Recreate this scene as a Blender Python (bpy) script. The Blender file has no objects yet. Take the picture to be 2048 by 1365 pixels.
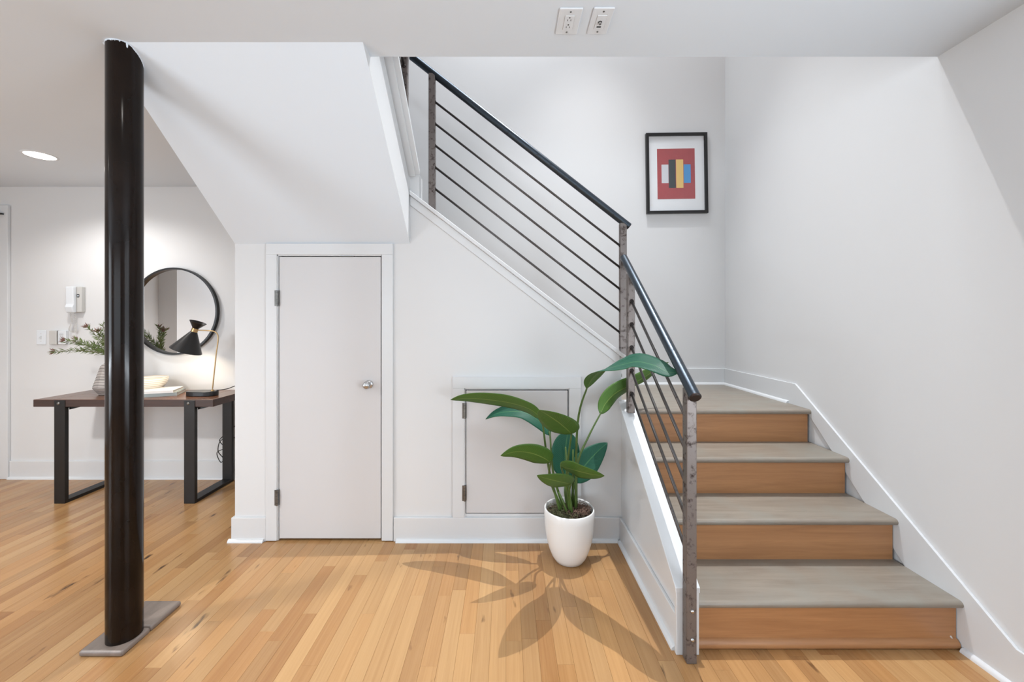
import bpy, bmesh, math, random
from mathutils import Vector, Matrix
random.seed(7)
S = bpy.context.scene
COL = S.collection
PI = math.pi

# ---------------------------------------------------------------- camera
F, CX, CY, HC = 800.0, 1012.0, 642.0, 1.28      # focal length / principal point in photo pixels, eye height
cd = bpy.data.cameras.new('camera'); cam = bpy.data.objects.new('camera', cd); COL.objects.link(cam)
cam.location = (0, 0, HC); cam.rotation_euler = (PI/2, 0, 0)
cd.sensor_width = 36; cd.sensor_fit = 'HORIZONTAL'; cd.lens = F/2048*36
cd.shift_x = (1024-CX)/2048; cd.shift_y = -(682.5-CY)/2048; cd.clip_start = 0.02
S.camera = cam

# ---------------------------------------------------------------- world, lights, exposure
w = bpy.data.worlds.new('world'); S.world = w; w.use_nodes = True
bg = w.node_tree.nodes['Background']; bg.inputs[0].default_value = (0.80, 0.90, 1.0, 1); bg.inputs[1].default_value = 1.0
S.view_settings.view_transform = 'Standard'; S.view_settings.look = 'None'
S.view_settings.gamma = 1; S.view_settings.use_curve_mapping = False
S.view_settings.exposure = 0.06
S.cycles.use_denoising = True; S.cycles.use_adaptive_sampling = True
S.cycles.max_bounces = 6; S.cycles.diffuse_bounces = 3; S.cycles.glossy_bounces = 4; S.cycles.adaptive_threshold = 0.05; S.cycles.transparent_max_bounces = 12
S.cycles.sample_clamp_indirect = 8
S.cycles.caustics_reflective = False; S.cycles.caustics_refractive = False

def area(name, loc, rot, sx, sy, power, color):
    l = bpy.data.lights.new(name, 'AREA'); l.shape = 'RECTANGLE'; l.size = sx; l.size_y = sy; l.energy = power; l.color = color
    o = bpy.data.objects.new(name, l); COL.objects.link(o); o.location = loc; o.rotation_euler = rot
    return o
# added unseen fill lights: at added glazed doors right and left, added rear window,
# added upstairs window and skylight; two upturned strips brighten the ceiling
FILL = (0.83, 0.915, 1.0)  # tint of the added fill lights
area('added_fill_right', (1.86, -0.8, 1.15), (0, PI/2, 0), 2.05, 2.1, 42, FILL)
area('added_uplight_right', (1.85, -0.8, 0.75), (0, PI*0.80, 0), 0.16, 2.1, 50, FILL)  # added strip, tilted up to brighten the ceiling
area('added_fill_left', (-5.0, -1.6, 1.15), (0, -PI/2, 0), 2.05, 2.1, 95, FILL)
area('added_uplight_left', (-4.99, -1.6, 0.75), (0, -PI*0.80, 0), 0.16, 2.1, 60, FILL)  # matching added strip on the left, aimed at the hall ceiling
area('added_fill_rear', (-1.6, -4.57, 1.45), (PI/2, 0, 0), 4.2, 1.4, 60, FILL)
area('added_fill_upper', (0.1, -4.57, 4.0), (PI/2, 0, 0), 2.6, 1.5, 40, (0.88, 0.91, 1.0))
# added unseen skylight, evens out the light on the stairwell walls
area('added_fill_skylight', (-0.05, 2.3, 5.06), (0, 0, 0), 1.3, 1.0, 56, (0.88, 0.94, 1.0))

# ---------------------------------------------------------------- helpers
def lin(c): return c/12.92 if c <= 0.04045 else ((c+0.055)/1.055)**2.4
def rgb(r, g, b): return (lin(r/255), lin(g/255), lin(b/255), 1)
def P(px, py, d): return Vector(((px-CX)*d/F, d, HC-(py-CY)*d/F))

def newmat(name):
    m = bpy.data.materials.new(name); m.use_nodes = True
    return m, m.node_tree.nodes, m.node_tree.links, m.node_tree.nodes['Principled BSDF']
def plain(name, col, rough=0.5, metal=0.0, spec=0.5, var=0.0, vscale=20, bump=0.0, bscale=150, coat=0.0):
    m, N, L, b = newmat(name)
    b.inputs['Base Color'].default_value = col; b.inputs['Roughness'].default_value = rough
    b.inputs['Metallic'].default_value = metal; b.inputs['Specular IOR Level'].default_value = spec
    b.inputs['Coat Weight'].default_value = coat; b.inputs['Coat Roughness'].default_value = 0.1
    tc = N.new('ShaderNodeNewGeometry')
    if var > 0:
        n = N.new('ShaderNodeTexNoise'); n.inputs['Scale'].default_value = vscale; n.inputs['Detail'].default_value = 4
        L.new(tc.outputs['Position'], n.inputs['Vector'])
        mr = N.new('ShaderNodeMapRange'); mr.inputs[1].default_value = 0.3; mr.inputs[2].default_value = 0.7
        mr.inputs[3].default_value = 1-var; mr.inputs[4].default_value = 1+var; L.new(n.outputs['Fac'], mr.inputs[0])
        mx = N.new('ShaderNodeVectorMath'); mx.operation = 'SCALE'; mx.inputs[0].default_value = col[:3]
        L.new(mr.outputs[0], mx.inputs['Scale']); L.new(mx.outputs[0], b.inputs['Base Color'])
    if bump > 0:
        n = N.new('ShaderNodeTexNoise'); n.inputs['Scale'].default_value = bscale; n.inputs['Detail'].default_value = 3
        L.new(tc.outputs['Position'], n.inputs['Vector'])
        bp = N.new('ShaderNodeBump'); bp.inputs['Strength'].default_value = bump; bp.inputs['Distance'].default_value = 0.002
        L.new(n.outputs['Fac'], bp.inputs['Height']); L.new(bp.outputs['Normal'], b.inputs['Normal'])
    return m
def emit(name, col, strength):
    m, N, L, b = newmat(name); b.inputs['Base Color'].default_value = (1, 1, 1, 1)
    b.inputs['Emission Color'].default_value = col; b.inputs['Emission Strength'].default_value = strength
    return m
def wood(name, dark, light, rough, stretch, grain=1.0, tint=False, knots=0.0, bump=0.15, tintamt=0.5, cloud=None):
    """grain runs along the axis whose stretch value is smallest"""
    m, N, L, b = newmat(name)
    b.inputs['Roughness'].default_value = rough
    g = N.new('ShaderNodeNewGeometry')
    at = N.new('ShaderNodeAttribute'); at.attribute_name = 'tint'
    off = N.new('ShaderNodeVectorMath'); off.operation = 'SCALE'; off.inputs['Scale'].default_value = 23.0 if tint else 0.0
    L.new(at.outputs['Color'], off.inputs[0])
    ad = N.new('ShaderNodeVectorMath'); ad.operation = 'ADD'; L.new(g.outputs['Position'], ad.inputs[0]); L.new(off.outputs[0], ad.inputs[1])
    mul = N.new('ShaderNodeVectorMath'); mul.operation = 'MULTIPLY'; mul.inputs[1].default_value = stretch; L.new(ad.outputs[0], mul.inputs[0])
    n1 = N.new('ShaderNodeTexNoise'); n1.inputs['Scale'].default_value = 1.0; n1.inputs['Detail'].default_value = 6; n1.inputs['Roughness'].default_value = 0.65
    n1.inputs['Distortion'].default_value = 0.6
    L.new(mul.outputs[0], n1.inputs['Vector'])
    mr = N.new('ShaderNodeMapRange'); mr.inputs[1].default_value = 0.5-0.22/grain; mr.inputs[2].default_value = 0.5+0.22/grain
    L.new(n1.outputs['Fac'], mr.inputs[0])
    fac = mr.outputs[0]
    if tint:
        sep = N.new('ShaderNodeSeparateColor'); L.new(at.outputs['Color'], sep.inputs[0])
        mixf = N.new('ShaderNodeMix'); mixf.data_type = 'FLOAT'; mixf.inputs[0].default_value = tintamt
        L.new(mr.outputs[0], mixf.inputs[2]); L.new(sep.outputs[0], mixf.inputs[3]); fac = mixf.outputs[0]
    mc = N.new('ShaderNodeMix'); mc.data_type = 'RGBA'; mc.inputs[6].default_value = dark; mc.inputs[7].default_value = light
    L.new(fac, mc.inputs[0]); out = mc.outputs[2]
    if tint:   # hue shift from board to board: some pinker, some yellower
        mh = N.new('ShaderNodeMix'); mh.data_type = 'RGBA'; mh.blend_type = 'MULTIPLY'
        mh.inputs[7].default_value = (1.0, 0.90, 0.80, 1); L.new(sep.outputs[1], mh.inputs[0]); L.new(out, mh.inputs[6]); out = mh.outputs[2]
    if cloud:
        cl = N.new('ShaderNodeTexNoise'); cl.inputs['Scale'].default_value = 6; cl.inputs['Detail'].default_value = 5; L.new(g.outputs['Position'], cl.inputs['Vector'])
        cr = N.new('ShaderNodeMapRange'); cr.inputs[1].default_value = 0.45; cr.inputs[2].default_value = 0.72; L.new(cl.outputs['Fac'], cr.inputs[0])
        mk = N.new('ShaderNodeMix'); mk.data_type = 'RGBA'; mk.inputs[7].default_value = cloud
        L.new(cr.outputs[0], mk.inputs[0]); L.new(out, mk.inputs[6]); out = mk.outputs[2]
    if knots > 0:
        km = N.new('ShaderNodeVectorMath'); km.operation = 'MULTIPLY'
        km.inputs[1].default_value = tuple(4.5 if s == min(stretch) else 17.0 for s in stretch); L.new(ad.outputs[0], km.inputs[0])
        kn = N.new('ShaderNodeTexNoise'); kn.inputs['Scale'].default_value = 1.0; kn.inputs['Detail'].default_value = 3; L.new(km.outputs[0], kn.inputs['Vector'])
        kr = N.new('ShaderNodeMapRange'); kr.inputs[1].default_value = 0.70-knots*0.02; kr.inputs[2].default_value = 0.765; L.new(kn.outputs['Fac'], kr.inputs[0])
        mk = N.new('ShaderNodeMix'); mk.data_type = 'RGBA'; mk.inputs[7].default_value = rgb(62, 38, 22)
        L.new(kr.outputs[0], mk.inputs[0]); L.new(out, mk.inputs[6]); out = mk.outputs[2]
    L.new(out, b.inputs['Base Color'])
    bp = N.new('ShaderNodeBump'); bp.inputs['Strength'].default_value = bump; bp.inputs['Distance'].default_value = 0.001
    L.new(n1.outputs['Fac'], bp.inputs['Height']); L.new(bp.outputs['Normal'], b.inputs['Normal'])
    return m

M = {}
M['wall'] = plain('wall_paint', rgb(217, 217, 217), 0.55, spec=0.3)
M['ceil'] = plain('ceiling_paint', rgb(222, 230, 238), 0.7, spec=0.2)
M['trim'] = plain('trim_paint', rgb(215, 216, 217), 0.28, spec=0.5)
M['door'] = plain('door_paint', rgb(206, 204, 204), 0.35, spec=0.4)
M['dark'] = plain('dark_bed', rgb(30, 24, 20), 0.9)  # dark bed under the floorboards
M['floor'] = wood('oak_floor', rgb(134, 92, 55), rgb(195, 157, 109), 0.26, (70, 1.6, 70), grain=0.6, tint=True, knots=1.0, tintamt=0.55, bump=0.10)
M['riser'] = wood('riser_wood', rgb(150, 103, 66), rgb(186, 136, 92), 0.4, (2.0, 40, 34), grain=0.75, knots=0.0)
M['tread'] = wood('grey_stained_tread', rgb(118, 107, 96), rgb(150, 140, 127), 0.36, (2.2, 26, 26), grain=0.8, cloud=rgb(136, 131, 121))
M['plate'] = wood('grey_stained_plate', rgb(98, 87, 80), rgb(134, 121, 112), 0.4, (20, 2.0, 20), grain=0.8)

def steel(name, base, rust, rough, metal, amount, blue=None):
    m, N, L, b = newmat(name)
    g = N.new('ShaderNodeNewGeometry')
    n = N.new('ShaderNodeTexNoise'); n.inputs['Scale'].default_value = 38; n.inputs['Detail'].default_value = 8; n.inputs['Roughness'].default_value = 0.7
    L.new(g.outputs['Position'], n.inputs['Vector'])
    mr = N.new('ShaderNodeMapRange'); mr.inputs[1].default_value = 0.62-amount*0.12; mr.inputs[2].default_value = 0.70; L.new(n.outputs['Fac'], mr.inputs[0])
    mc = N.new('ShaderNodeMix'); mc.data_type = 'RGBA'; mc.inputs[6].default_value = base; mc.inputs[7].default_value = rust
    L.new(mr.outputs[0], mc.inputs[0]); L.new(mc.outputs[2], b.inputs['Base Color'])
    rr = N.new('ShaderNodeMapRange'); rr.inputs[3].default_value = rough; rr.inputs[4].default_value = min(1, rough+0.3); L.new(mr.outputs[0], rr.inputs[0])
    L.new(rr.outputs[0], b.inputs['Roughness']); b.inputs['Metallic'].default_value = metal
    bp = N.new('ShaderNodeBump'); bp.inputs['Strength'].default_value = 0.25; bp.inputs['Distance'].default_value = 0.001
    L.new(n.outputs['Fac'], bp.inputs['Height']); L.new(bp.outputs['Normal'], b.inputs['Normal'])
    return m
M['post_steel'] = steel('raw_steel_post', rgb(122, 114, 110), rgb(48, 34, 28), 0.42, 0.6, 0.8)
M['rail_steel'] = steel('blued_steel_rail', rgb(66, 74, 82), rgb(52, 48, 48), 0.33, 0.85, 0.3)
M['rod_steel'] = steel('dark_steel_rod', rgb(84, 80, 78), rgb(56, 46, 42), 0.38, 0.7, 0.4)
M['weld'] = steel('weld_steel', rgb(50, 44, 42), rgb(72, 50, 40), 0.5, 0.6, 0.6)
M['column'] = plain('black_brown_gloss_paint', rgb(24, 16, 12), 0.14, var=0.35, vscale=7, bump=0.04, bscale=12, spec=0.2)
M['chrome'] = plain('brushed_nickel', rgb(190, 190, 190), 0.22, metal=1.0)
M['hinge'] = plain('steel_hinge', rgb(120, 118, 114), 0.35, metal=0.9, var=0.2)
M['blackmetal'] = plain('black_metal', rgb(22, 19, 18), 0.45, spec=0.4)
M['blackpaint'] = plain('black_lacquer', rgb(24, 23, 23), 0.35)
M['brass'] = plain('aged_brass', rgb(186, 156, 112), 0.28, metal=0.95)
M['plastic'] = plain('white_plastic', rgb(222, 226, 230), 0.35)
M['greyplastic'] = plain('grey_plastic', rgb(196, 194, 190), 0.4)
M['slot'] = plain('dark_slot', rgb(20, 20, 20), 0.6)
M['table_wood'] = wood('table_wood', rgb(70, 44, 32), rgb(122, 82, 58), 0.25, (3.0, 40, 40), grain=0.8)
M['table_edge'] = wood('table_edge_wood', rgb(40, 25, 20), rgb(72, 46, 36), 0.45, (4.0, 60, 60), grain=0.8)
M['mirror'] = plain('mirror_glass', (0.9, 0.9, 0.9, 1), 0.01, metal=1.0)
M['pot'] = plain('white_glazed_pot', rgb(232, 231, 229), 0.22, spec=0.5)
M['soil'] = plain('soil', rgb(66, 54, 40), 0.95, var=0.5, vscale=60, bump=0.8, bscale=120)
M['moss'] = plain('dried_moss', rgb(92, 92, 62), 0.9, var=0.4, vscale=40)
M['bark'] = plain('dried_fibre', rgb(118, 92, 78), 0.9, var=0.4, vscale=40)
M['stalk'] = plain('leaf_stalk', rgb(74, 98, 44), 0.45, var=0.25, vscale=18)
M['stem'] = plain('twig', rgb(96, 88, 58), 0.6)
M['needle'] = plain('needle_leaf', rgb(92, 108, 56), 0.55, var=0.35, vscale=30)
M['bloom'] = plain('dusky_bloom', rgb(128, 92, 84), 0.6, var=0.3, vscale=50)
M['bowl'] = None
M['paper'] = plain('book_cover_white', rgb(226, 224, 220), 0.4)
M['pages'] = plain('book_pages', rgb(206, 200, 190), 0.8)
M['bookgrey'] = plain('book_cover_grey', rgb(150, 158, 156), 0.5)
M['mat_board'] = plain('mat_board', rgb(236, 238, 240), 0.8)
M['art_red'] = plain('print_red', rgb(168, 68, 72), 0.7, var=0.06, vscale=30)
M['art_white'] = plain('print_white', rgb(214, 216, 220), 0.7)
M['art_black'] = plain('print_black', rgb(46, 56, 60), 0.7)
M['art_blue'] = plain('print_blue', rgb(66, 146, 206), 0.7)
M['art_yellow'] = plain('print_yellow', rgb(228, 190, 112), 0.7)
M['bulb'] = emit('warm_bulb', (1, 0.86, 0.66, 1), 30)
M['can'] = emit('downlight_lens', (1, 0.97, 0.92, 1), 9)
M['shade_in'] = plain('shade_inner_white', rgb(235, 232, 225), 0.5)

m, N, L, b = newmat('picture_glass'); M['glass'] = m
tr = N.new('ShaderNodeBsdfTransparent'); gl = N.new('ShaderNodeBsdfGlossy'); gl.inputs['Roughness'].default_value = 0.02
mx = N.new('ShaderNodeMixShader'); mx.inputs[0].default_value = 0.04
L.new(tr.outputs[0], mx.inputs[1]); L.new(gl.outputs[0], mx.inputs[2])
L.new(mx.outputs[0], N['Material Output'].inputs[0])

def striped(name, a, c, scale, rough=0.5):
    m, N, L, b = newmat(name); b.inputs['Roughness'].default_value = rough
    g = N.new('ShaderNodeNewGeometry'); s = N.new('ShaderNodeSeparateXYZ'); L.new(g.outputs['Position'], s.inputs[0])
    n = N.new('ShaderNodeTexNoise'); n.inputs['Scale'].default_value = 40; L.new(g.outputs['Position'], n.inputs['Vector'])
    mu = N.new('ShaderNodeMath'); mu.operation = 'MULTIPLY'; mu.inputs[1].default_value = scale; L.new(s.outputs[2], mu.inputs[0])
    ad = N.new('ShaderNodeMath'); ad.operation = 'MULTIPLY_ADD'; ad.inputs[1].default_value = 1.0; L.new(n.outputs['Fac'], ad.inputs[0]); L.new(mu.outputs[0], ad.inputs[2])
    si = N.new('ShaderNodeMath'); si.operation = 'SINE'; L.new(ad.outputs[0], si.inputs[0])
    mr = N.new('ShaderNodeMapRange'); mr.inputs[1].default_value = 0.1; mr.inputs[2].default_value = 0.7; L.new(si.outputs[0], mr.inputs[0])
    mc = N.new('ShaderNodeMix'); mc.data_type = 'RGBA'; mc.inputs[6].default_value = a; mc.inputs[7].default_value = c
    L.new(mr.outputs[0], mc.inputs[0]); L.new(mc.outputs[2], b.inputs['Base Color'])
    return m
M['vase'] = striped('vase_stripes', rgb(178, 171, 165), rgb(60, 50, 46), 2*PI/0.0110, 0.55)
M['bowl'] = striped('bowl_stripes', rgb(234, 228, 216), rgb(196, 180, 160), 2*PI/0.014, 0.5)

def leafmat(name, c, rib, veins, rough, spec):
    m, N, L, b = newmat(name); b.inputs['Roughness'].default_value = rough; b.inputs['Specular IOR Level'].default_value = spec
    uv = N.new('ShaderNodeUVMap'); s = N.new('ShaderNodeSeparateXYZ'); L.new(uv.outputs[0], s.inputs[0])
    sb = N.new('ShaderNodeMath'); sb.operation = 'SUBTRACT'; sb.inputs[1].default_value = 0.5; L.new(s.outputs[0], sb.inputs[0])
    ab = N.new('ShaderNodeMath'); ab.operation = 'ABSOLUTE'; L.new(sb.outputs[0], ab.inputs[0])
    # side veins slant from the rib towards the tip
    v1 = N.new('ShaderNodeMath'); v1.operation = 'MULTIPLY_ADD'; v1.inputs[1].default_value = -0.42; L.new(ab.outputs[0], v1.inputs[0]); L.new(s.outputs[1], v1.inputs[2])
    v2 = N.new('ShaderNodeMath'); v2.operation = 'MULTIPLY'; v2.inputs[1].default_value = 190; L.new(v1.outputs[0], v2.inputs[0])
    v3 = N.new('ShaderNodeMath'); v3.operation = 'SINE'; L.new(v2.outputs[0], v3.inputs[0])
    mr = N.new('ShaderNodeMapRange'); mr.inputs[1].default_value = -1; mr.inputs[2].default_value = 1; mr.inputs[3].default_value = 1-veins; mr.inputs[4].default_value = 1+veins
    L.new(v3.outputs[0], mr.inputs[0])
    sc = N.new('ShaderNodeVectorMath'); sc.operation = 'SCALE'; sc.inputs[0].default_value = c[:3]; L.new(mr.outputs[0], sc.inputs['Scale'])
    rr = N.new('ShaderNodeMapRange'); rr.inputs[1].default_value = 0.012; rr.inputs[2].default_value = 0.028; rr.inputs[3].default_value = 0.75; rr.inputs[4].default_value = 0
    L.new(ab.outputs[0], rr.inputs[0])
    mc = N.new('ShaderNodeMix'); mc.data_type = 'RGBA'; mc.inputs[7].default_value = rib; L.new(rr.outputs[0], mc.inputs[0]); L.new(sc.outputs[0], mc.inputs[6])
    L.new(mc.outputs[2], b.inputs['Base Color'])
    bp = N.new('ShaderNodeBump'); bp.inputs['Strength'].default_value = 0.2; bp.inputs['Distance'].default_value = 0.001
    L.new(v3.outputs[0], bp.inputs['Height']); L.new(bp.outputs['Normal'], b.inputs['Normal'])
    return m
M['leaf_top'] = leafmat('leaf_upper_face', rgb(22, 78, 58), rgb(66, 112, 70), 0.10, 0.5, 0.3)
M['leaf_under'] = leafmat('leaf_under_face', rgb(66, 100, 36), rgb(118, 138, 70), 0.08, 0.5, 0.35)

def link(o, parent=None):
    COL.objects.link(o)
    if parent: o.parent = parent
    return o
def obj(name, bm, mat, parent=None, smooth=False, bevel=0.0, seg=2, recalc=True):
    if recalc: bmesh.ops.recalc_face_normals(bm, faces=bm.faces[:])
    me = bpy.data.meshes.new(name); bm.to_mesh(me); bm.free()
    if isinstance(mat, (list, tuple)):
        for k in mat: me.materials.append(M[k])
    else: me.materials.append(M[mat])
    if smooth:
        for p in me.polygons: p.use_smooth = True
    o = bpy.data.objects.new(name, me); link(o)
    if parent:
        o.parent = parent
        if parent.type == 'EMPTY' or parent.type == 'MESH':
            o.matrix_parent_inverse = parent.matrix_basis.inverted() if parent.parent is None else (parent.parent.matrix_basis @ parent.matrix_parent_inverse @ parent.matrix_basis).inverted()
    if bevel > 0:
        md = o.modifiers.new('bevel', 'BEVEL'); md.width = bevel; md.segments = seg; md.limit_method = 'ANGLE'; md.angle_limit = math.radians(40)
    return o
def tag(o, label, cat, group=None):
    o['label'] = label; o['category'] = cat
    if group: o['group'] = group
    return o
def thing(name, label, cat, loc, group=None):
    o = bpy.data.objects.new(name, None); COL.objects.link(o); o.location = loc; o.empty_display_size = 0.1
    return tag(o, label, cat, group)
def struct(o, label=None):
    o['kind'] = 'structure'
    if label: o['label'] = label
    return o
def NB(): return bmesh.new()
def box(bm, x0, x1, y0, y1, z0, z1):
    v = [bm.verts.new((x, y, z)) for x in (x0, x1) for y in (y0, y1) for z in (z0, z1)]
    for f in ((0,1,3,2), (4,6,7,5), (0,4,5,1), (2,3,7,6), (0,2,6,4), (1,5,7,3)): bm.faces.new([v[i] for i in f])
    return bm
def prism(bm, pts, axis, a0, a1):
    def mk(p, a): return {'x': (a, p[0], p[1]), 'y': (p[0], a, p[1]), 'z': (p[0], p[1], a)}[axis]
    A = [bm.verts.new(mk(p, a0)) for p in pts]; B = [bm.verts.new(mk(p, a1)) for p in pts]
    bm.faces.new(A); bm.faces.new(B[::-1]); n = len(pts)
    for i in range(n): bm.faces.new((A[i], A[(i+1) % n], B[(i+1) % n], B[i]))
    return bm
def catmull(pts, n):
    pts = [Vector(p) for p in pts]; q = [2*pts[0]-pts[1]]+pts+[2*pts[-1]-pts[-2]]; out = []
    for i in range(1, len(q)-2):
        for k in range(n):
            t = k/n; a, b_, c, d = q[i-1], q[i], q[i+1], q[i+2]
            out.append(0.5*((2*b_)+(c-a)*t+(2*a-5*b_+4*c-d)*t*t+(3*b_-a-3*c+d)*t**3))
    out.append(pts[-1]); return out
def tube(bm, pts, rad, seg=10, caps=True):
    pts = [Vector(p) for p in pts]; n = len(pts)
    R = rad if isinstance(rad, (list, tuple)) else [rad]*n
    rings = []; prev = None
    for i, p in enumerate(pts):
        t = (pts[min(i+1, n-1)]-pts[max(i-1, 0)]).normalized()
        if prev is None:
            u = t.cross(Vector((0, 0, 1)))
            if u.length < 1e-3: u = t.cross(Vector((1, 0, 0)))
        else: u = prev-t*prev.dot(t)
        u.normalize(); prev = u; v = t.cross(u)
        rings.append([bm.verts.new(p+R[i]*(math.cos(2*PI*k/seg)*u+math.sin(2*PI*k/seg)*v)) for k in range(seg)])
    for a, c in zip(rings, rings[1:]):
        for k in range(seg): bm.faces.new((a[k], a[(k+1) % seg], c[(k+1) % seg], c[k]))
    if caps: bm.faces.new(rings[0][::-1]); bm.faces.new(rings[-1])
    return bm
def lathe(bm, prof, c, seg=40, axis=Vector((0, 0, 1)), sx=1, sy=1, facet=0):
    """prof: (radius, height) pairs around axis through c"""
    axis = axis.normalized(); u = axis.orthogonal().normalized() if abs(axis.z) < 0.99 else Vector((1, 0, 0)); v = axis.cross(u)
    rings = []
    for r, h in prof:
        if r < 1e-6: rings.append([bm.verts.new(Vector(c)+axis*h)])
        else: rings.append([bm.verts.new(Vector(c)+axis*h+r*(math.cos(2*PI*k/seg)*u*sx+math.sin(2*PI*k/seg)*v*sy)) for k in range(seg)])
    for a, b_ in zip(rings, rings[1:]):
        for k in range(seg):
            k2 = (k+1) % seg
            f = [a[k % len(a)], a[k2 % len(a)], b_[k2 % len(b_)], b_[k % len(b_)]]
            g = []
            for q in f:
                if q not in g: g.append(q)
            if len(g) > 2: bm.faces.new(g)
    return bm
def smooth_by_angle(o, deg=35):
    for p in o.data.polygons: p.use_smooth = True
    md = None
    try: o.data.set_sharp_from_angle(angle=math.radians(deg))
    except Exception: pass
    return o

# ---------------------------------------------------------------- room dimensions (metres; y is depth from the camera)
ZC = 2.37                      # lower ceiling
YB = 3.25                      # back wall
YF = 2.33                      # face of the wall under the stairs
XR = 1.78                      # right wall
XL = -5.2                      # left wall
YR = -4.5                      # rear wall, behind the camera
XC = -1.5786                   # left end of the closet wall
XS = -0.559                    # right face of the upper flight / soffit
R_, G_ = 0.191, 0.257          # riser, going
Y1 = 1.568                     # first riser
ZL = 4*R_                      # landing
def capz(x): return 1.104+0.7655*(0.658-x)          # top of the sloped cap on the closet wall
def kcapz(y): return 0.258+0.725*(y-1.528)          # top of the sloped cap on the low wall beside the first flight
def sofz(y): return ZC-(y-1.564)*(ZC-1.7285)/(YF-1.564)

# ---------------------------------------------------------------- floor: dark bed + individual boards
bm = NB(); box(bm, XL-0.1, XR+0.1, YR-0.1, YB+0.1, -0.12, -0.013)
floor = struct(obj('floor', bm, 'dark'), 'warm oak strip floor running away from the camera')
BW = 0.0635
def board(bm, x0, x1, y0, y1, tint, lay):
    g, c, h = 0.0002, 0.0006, -0.014
    x0 += g; x1 -= g; y0 += g; y1 -= g
    lo = [bm.verts.new(p) for p in ((x0, y0, h), (x1, y0, h), (x1, y1, h), (x0, y1, h))]
    mi = [bm.verts.new(p) for p in ((x0, y0, -c), (x1, y0, -c), (x1, y1, -c), (x0, y1, -c))]
    to = [bm.verts.new(p) for p in ((x0+c, y0, 0), (x1-c, y0, 0), (x1-c, y1, 0), (x0+c, y1, 0))]
    fs = [bm.faces.new(to)]
    for a, b_ in ((lo, mi), (mi, to)):
        for k in range(4): fs.append(bm.faces.new((a[k], a[(k+1) % 4], b_[(k+1) % 4], b_[k])))
    for f in fs:
        for lp in f.loops: lp[lay] = tint
def visible(x0, x1, y0, y1):
    xm, hit = (x0+x1)/2, 0
    for k in range(9):
        y = y0+(y1-y0)*k/8
        if y < 1.40: continue
        px = CX+xm*F/y
        if px < -10 or px > 2058: continue
        if xm > XC+0.02 and y > YF-0.02: continue
        if xm > 0.66 and y > 1.57: continue
        hit += 1
    return hit
rest = NB(); lay_r = rest.loops.layers.float_color.new('tint')
cands = []
i0, i1 = int(math.floor((XL-0.02)/BW)), int(math.ceil(XR/BW))
for i in range(i0, i1+1):
    x0, x1 = i*BW, (i+1)*BW
    y = YR-random.uniform(0, 0.8)
    while y < YB:
        ln = random.choice((random.uniform(0.32, 0.6), random.uniform(0.5, 0.95), random.uniform(0.7, 1.25)))
        ya, yb = max(y, YR), min(y+ln, YB); y += ln
        if yb-ya < 0.02: continue
        t = (random.betavariate(2.2, 2.0), random.random()**1.5, random.random(), 1)
        v = visible(x0, x1, ya, yb)
        area_px = v*(yb-ya)/max(1.4, (ya+yb)/2)**2
        cands.append((area_px, x0, x1, ya, yb, t))
cands.sort(key=lambda c: -c[0])
nb = 0
for a_px, x0, x1, ya, yb, t in cands:
    if a_px > 0 and nb < 300:
        bm = NB(); lay = bm.loops.layers.float_color.new('tint'); board(bm, x0, x1, ya, yb, t, lay)
        obj('floorboard', bm, 'floor', floor, recalc=False); nb += 1
    else: board(rest, x0, x1, ya, yb, t, lay_r)
o = obj('floorboards', rest, 'floor', floor, recalc=False); o['kind'] = 'stuff'

# ---------------------------------------------------------------- walls and ceilings
ZT = 5.1
struct(obj('wall_back', box(NB(), XL-0.1, XR+0.12, YB, YB+0.1, -0.12, ZT), 'wall'), 'white back wall behind console table and stairwell')
bm = NB()                                                  # right wall with an opening for the added glazed door behind the camera
box(bm, XR, XR+0.12, 0.3, YB, -0.12, ZT); box(bm, XR, XR+0.12, YR-0.1, -1.9, -0.12, ZT)
box(bm, XR, XR+0.12, -1.9, 0.3, 2.2, ZT); box(bm, XR, XR+0.12, -1.9, 0.3, -0.12, 0.08)
struct(obj('wall_right', bm, 'wall'), 'white wall right of the stairs')
XLN = XL+0.28                                              # the left wall steps in nearer the camera
bm = NB(); box(bm, XL-0.1, XL, 0.5, YB, -0.12, ZC); box(bm, XLN-0.12, XLN, -0.5, 0.5, -0.12, ZC); box(bm, XL-0.1, XLN-0.12, 0.4, 0.5, -0.12, ZC); box(bm, XLN-0.12, XLN, YR-0.1, -2.7, -0.12, ZC)
box(bm, XLN-0.12, XLN, -2.7, -0.5, 2.2, ZC); box(bm, XLN-0.12, XLN, -2.7, -0.5, -0.12, 0.08)
struct(obj('wall_left', bm, 'wall'), 'white wall of the hall on the left')
bm = NB(); box(bm, XL-0.1, -3.8, YR-0.1, YR, -0.12, ZC); box(bm, 0.6, XR, YR-0.1, YR, -0.12, ZC)
box(bm, -3.8, 0.6, YR-0.1, YR, -0.12, 0.7); box(bm, -3.8, 0.6, YR-0.1, YR, 2.2, ZC)
struct(obj('wall_rear', bm, 'wall'), 'white wall behind the camera with an added wide window')
bm = NB(); box(bm, XL-0.1, XR, YR-0.1, 1.564, ZC, 2.66); box(bm, XS-0.0, XR, 1.564, 1.65, ZC, 2.66); box(bm, XL-0.1, XC, 1.564, YB, ZC, 2.66)
struct(obj('ceiling', bm, 'ceil'), 'flat white ceiling ending at the stairwell opening')
bm = NB(); prism(bm, [(1.564, ZC), (YF+0.02, sofz(YF+0.02)), (YF+0.02, sofz(YF+0.02)+0.06), (1.564, ZC+0.06)], 'x', XC, XS-0.0005)
struct(obj('ceiling_soffit', bm, 'ceil'), 'sloping white underside of the upper stair flight')
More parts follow.
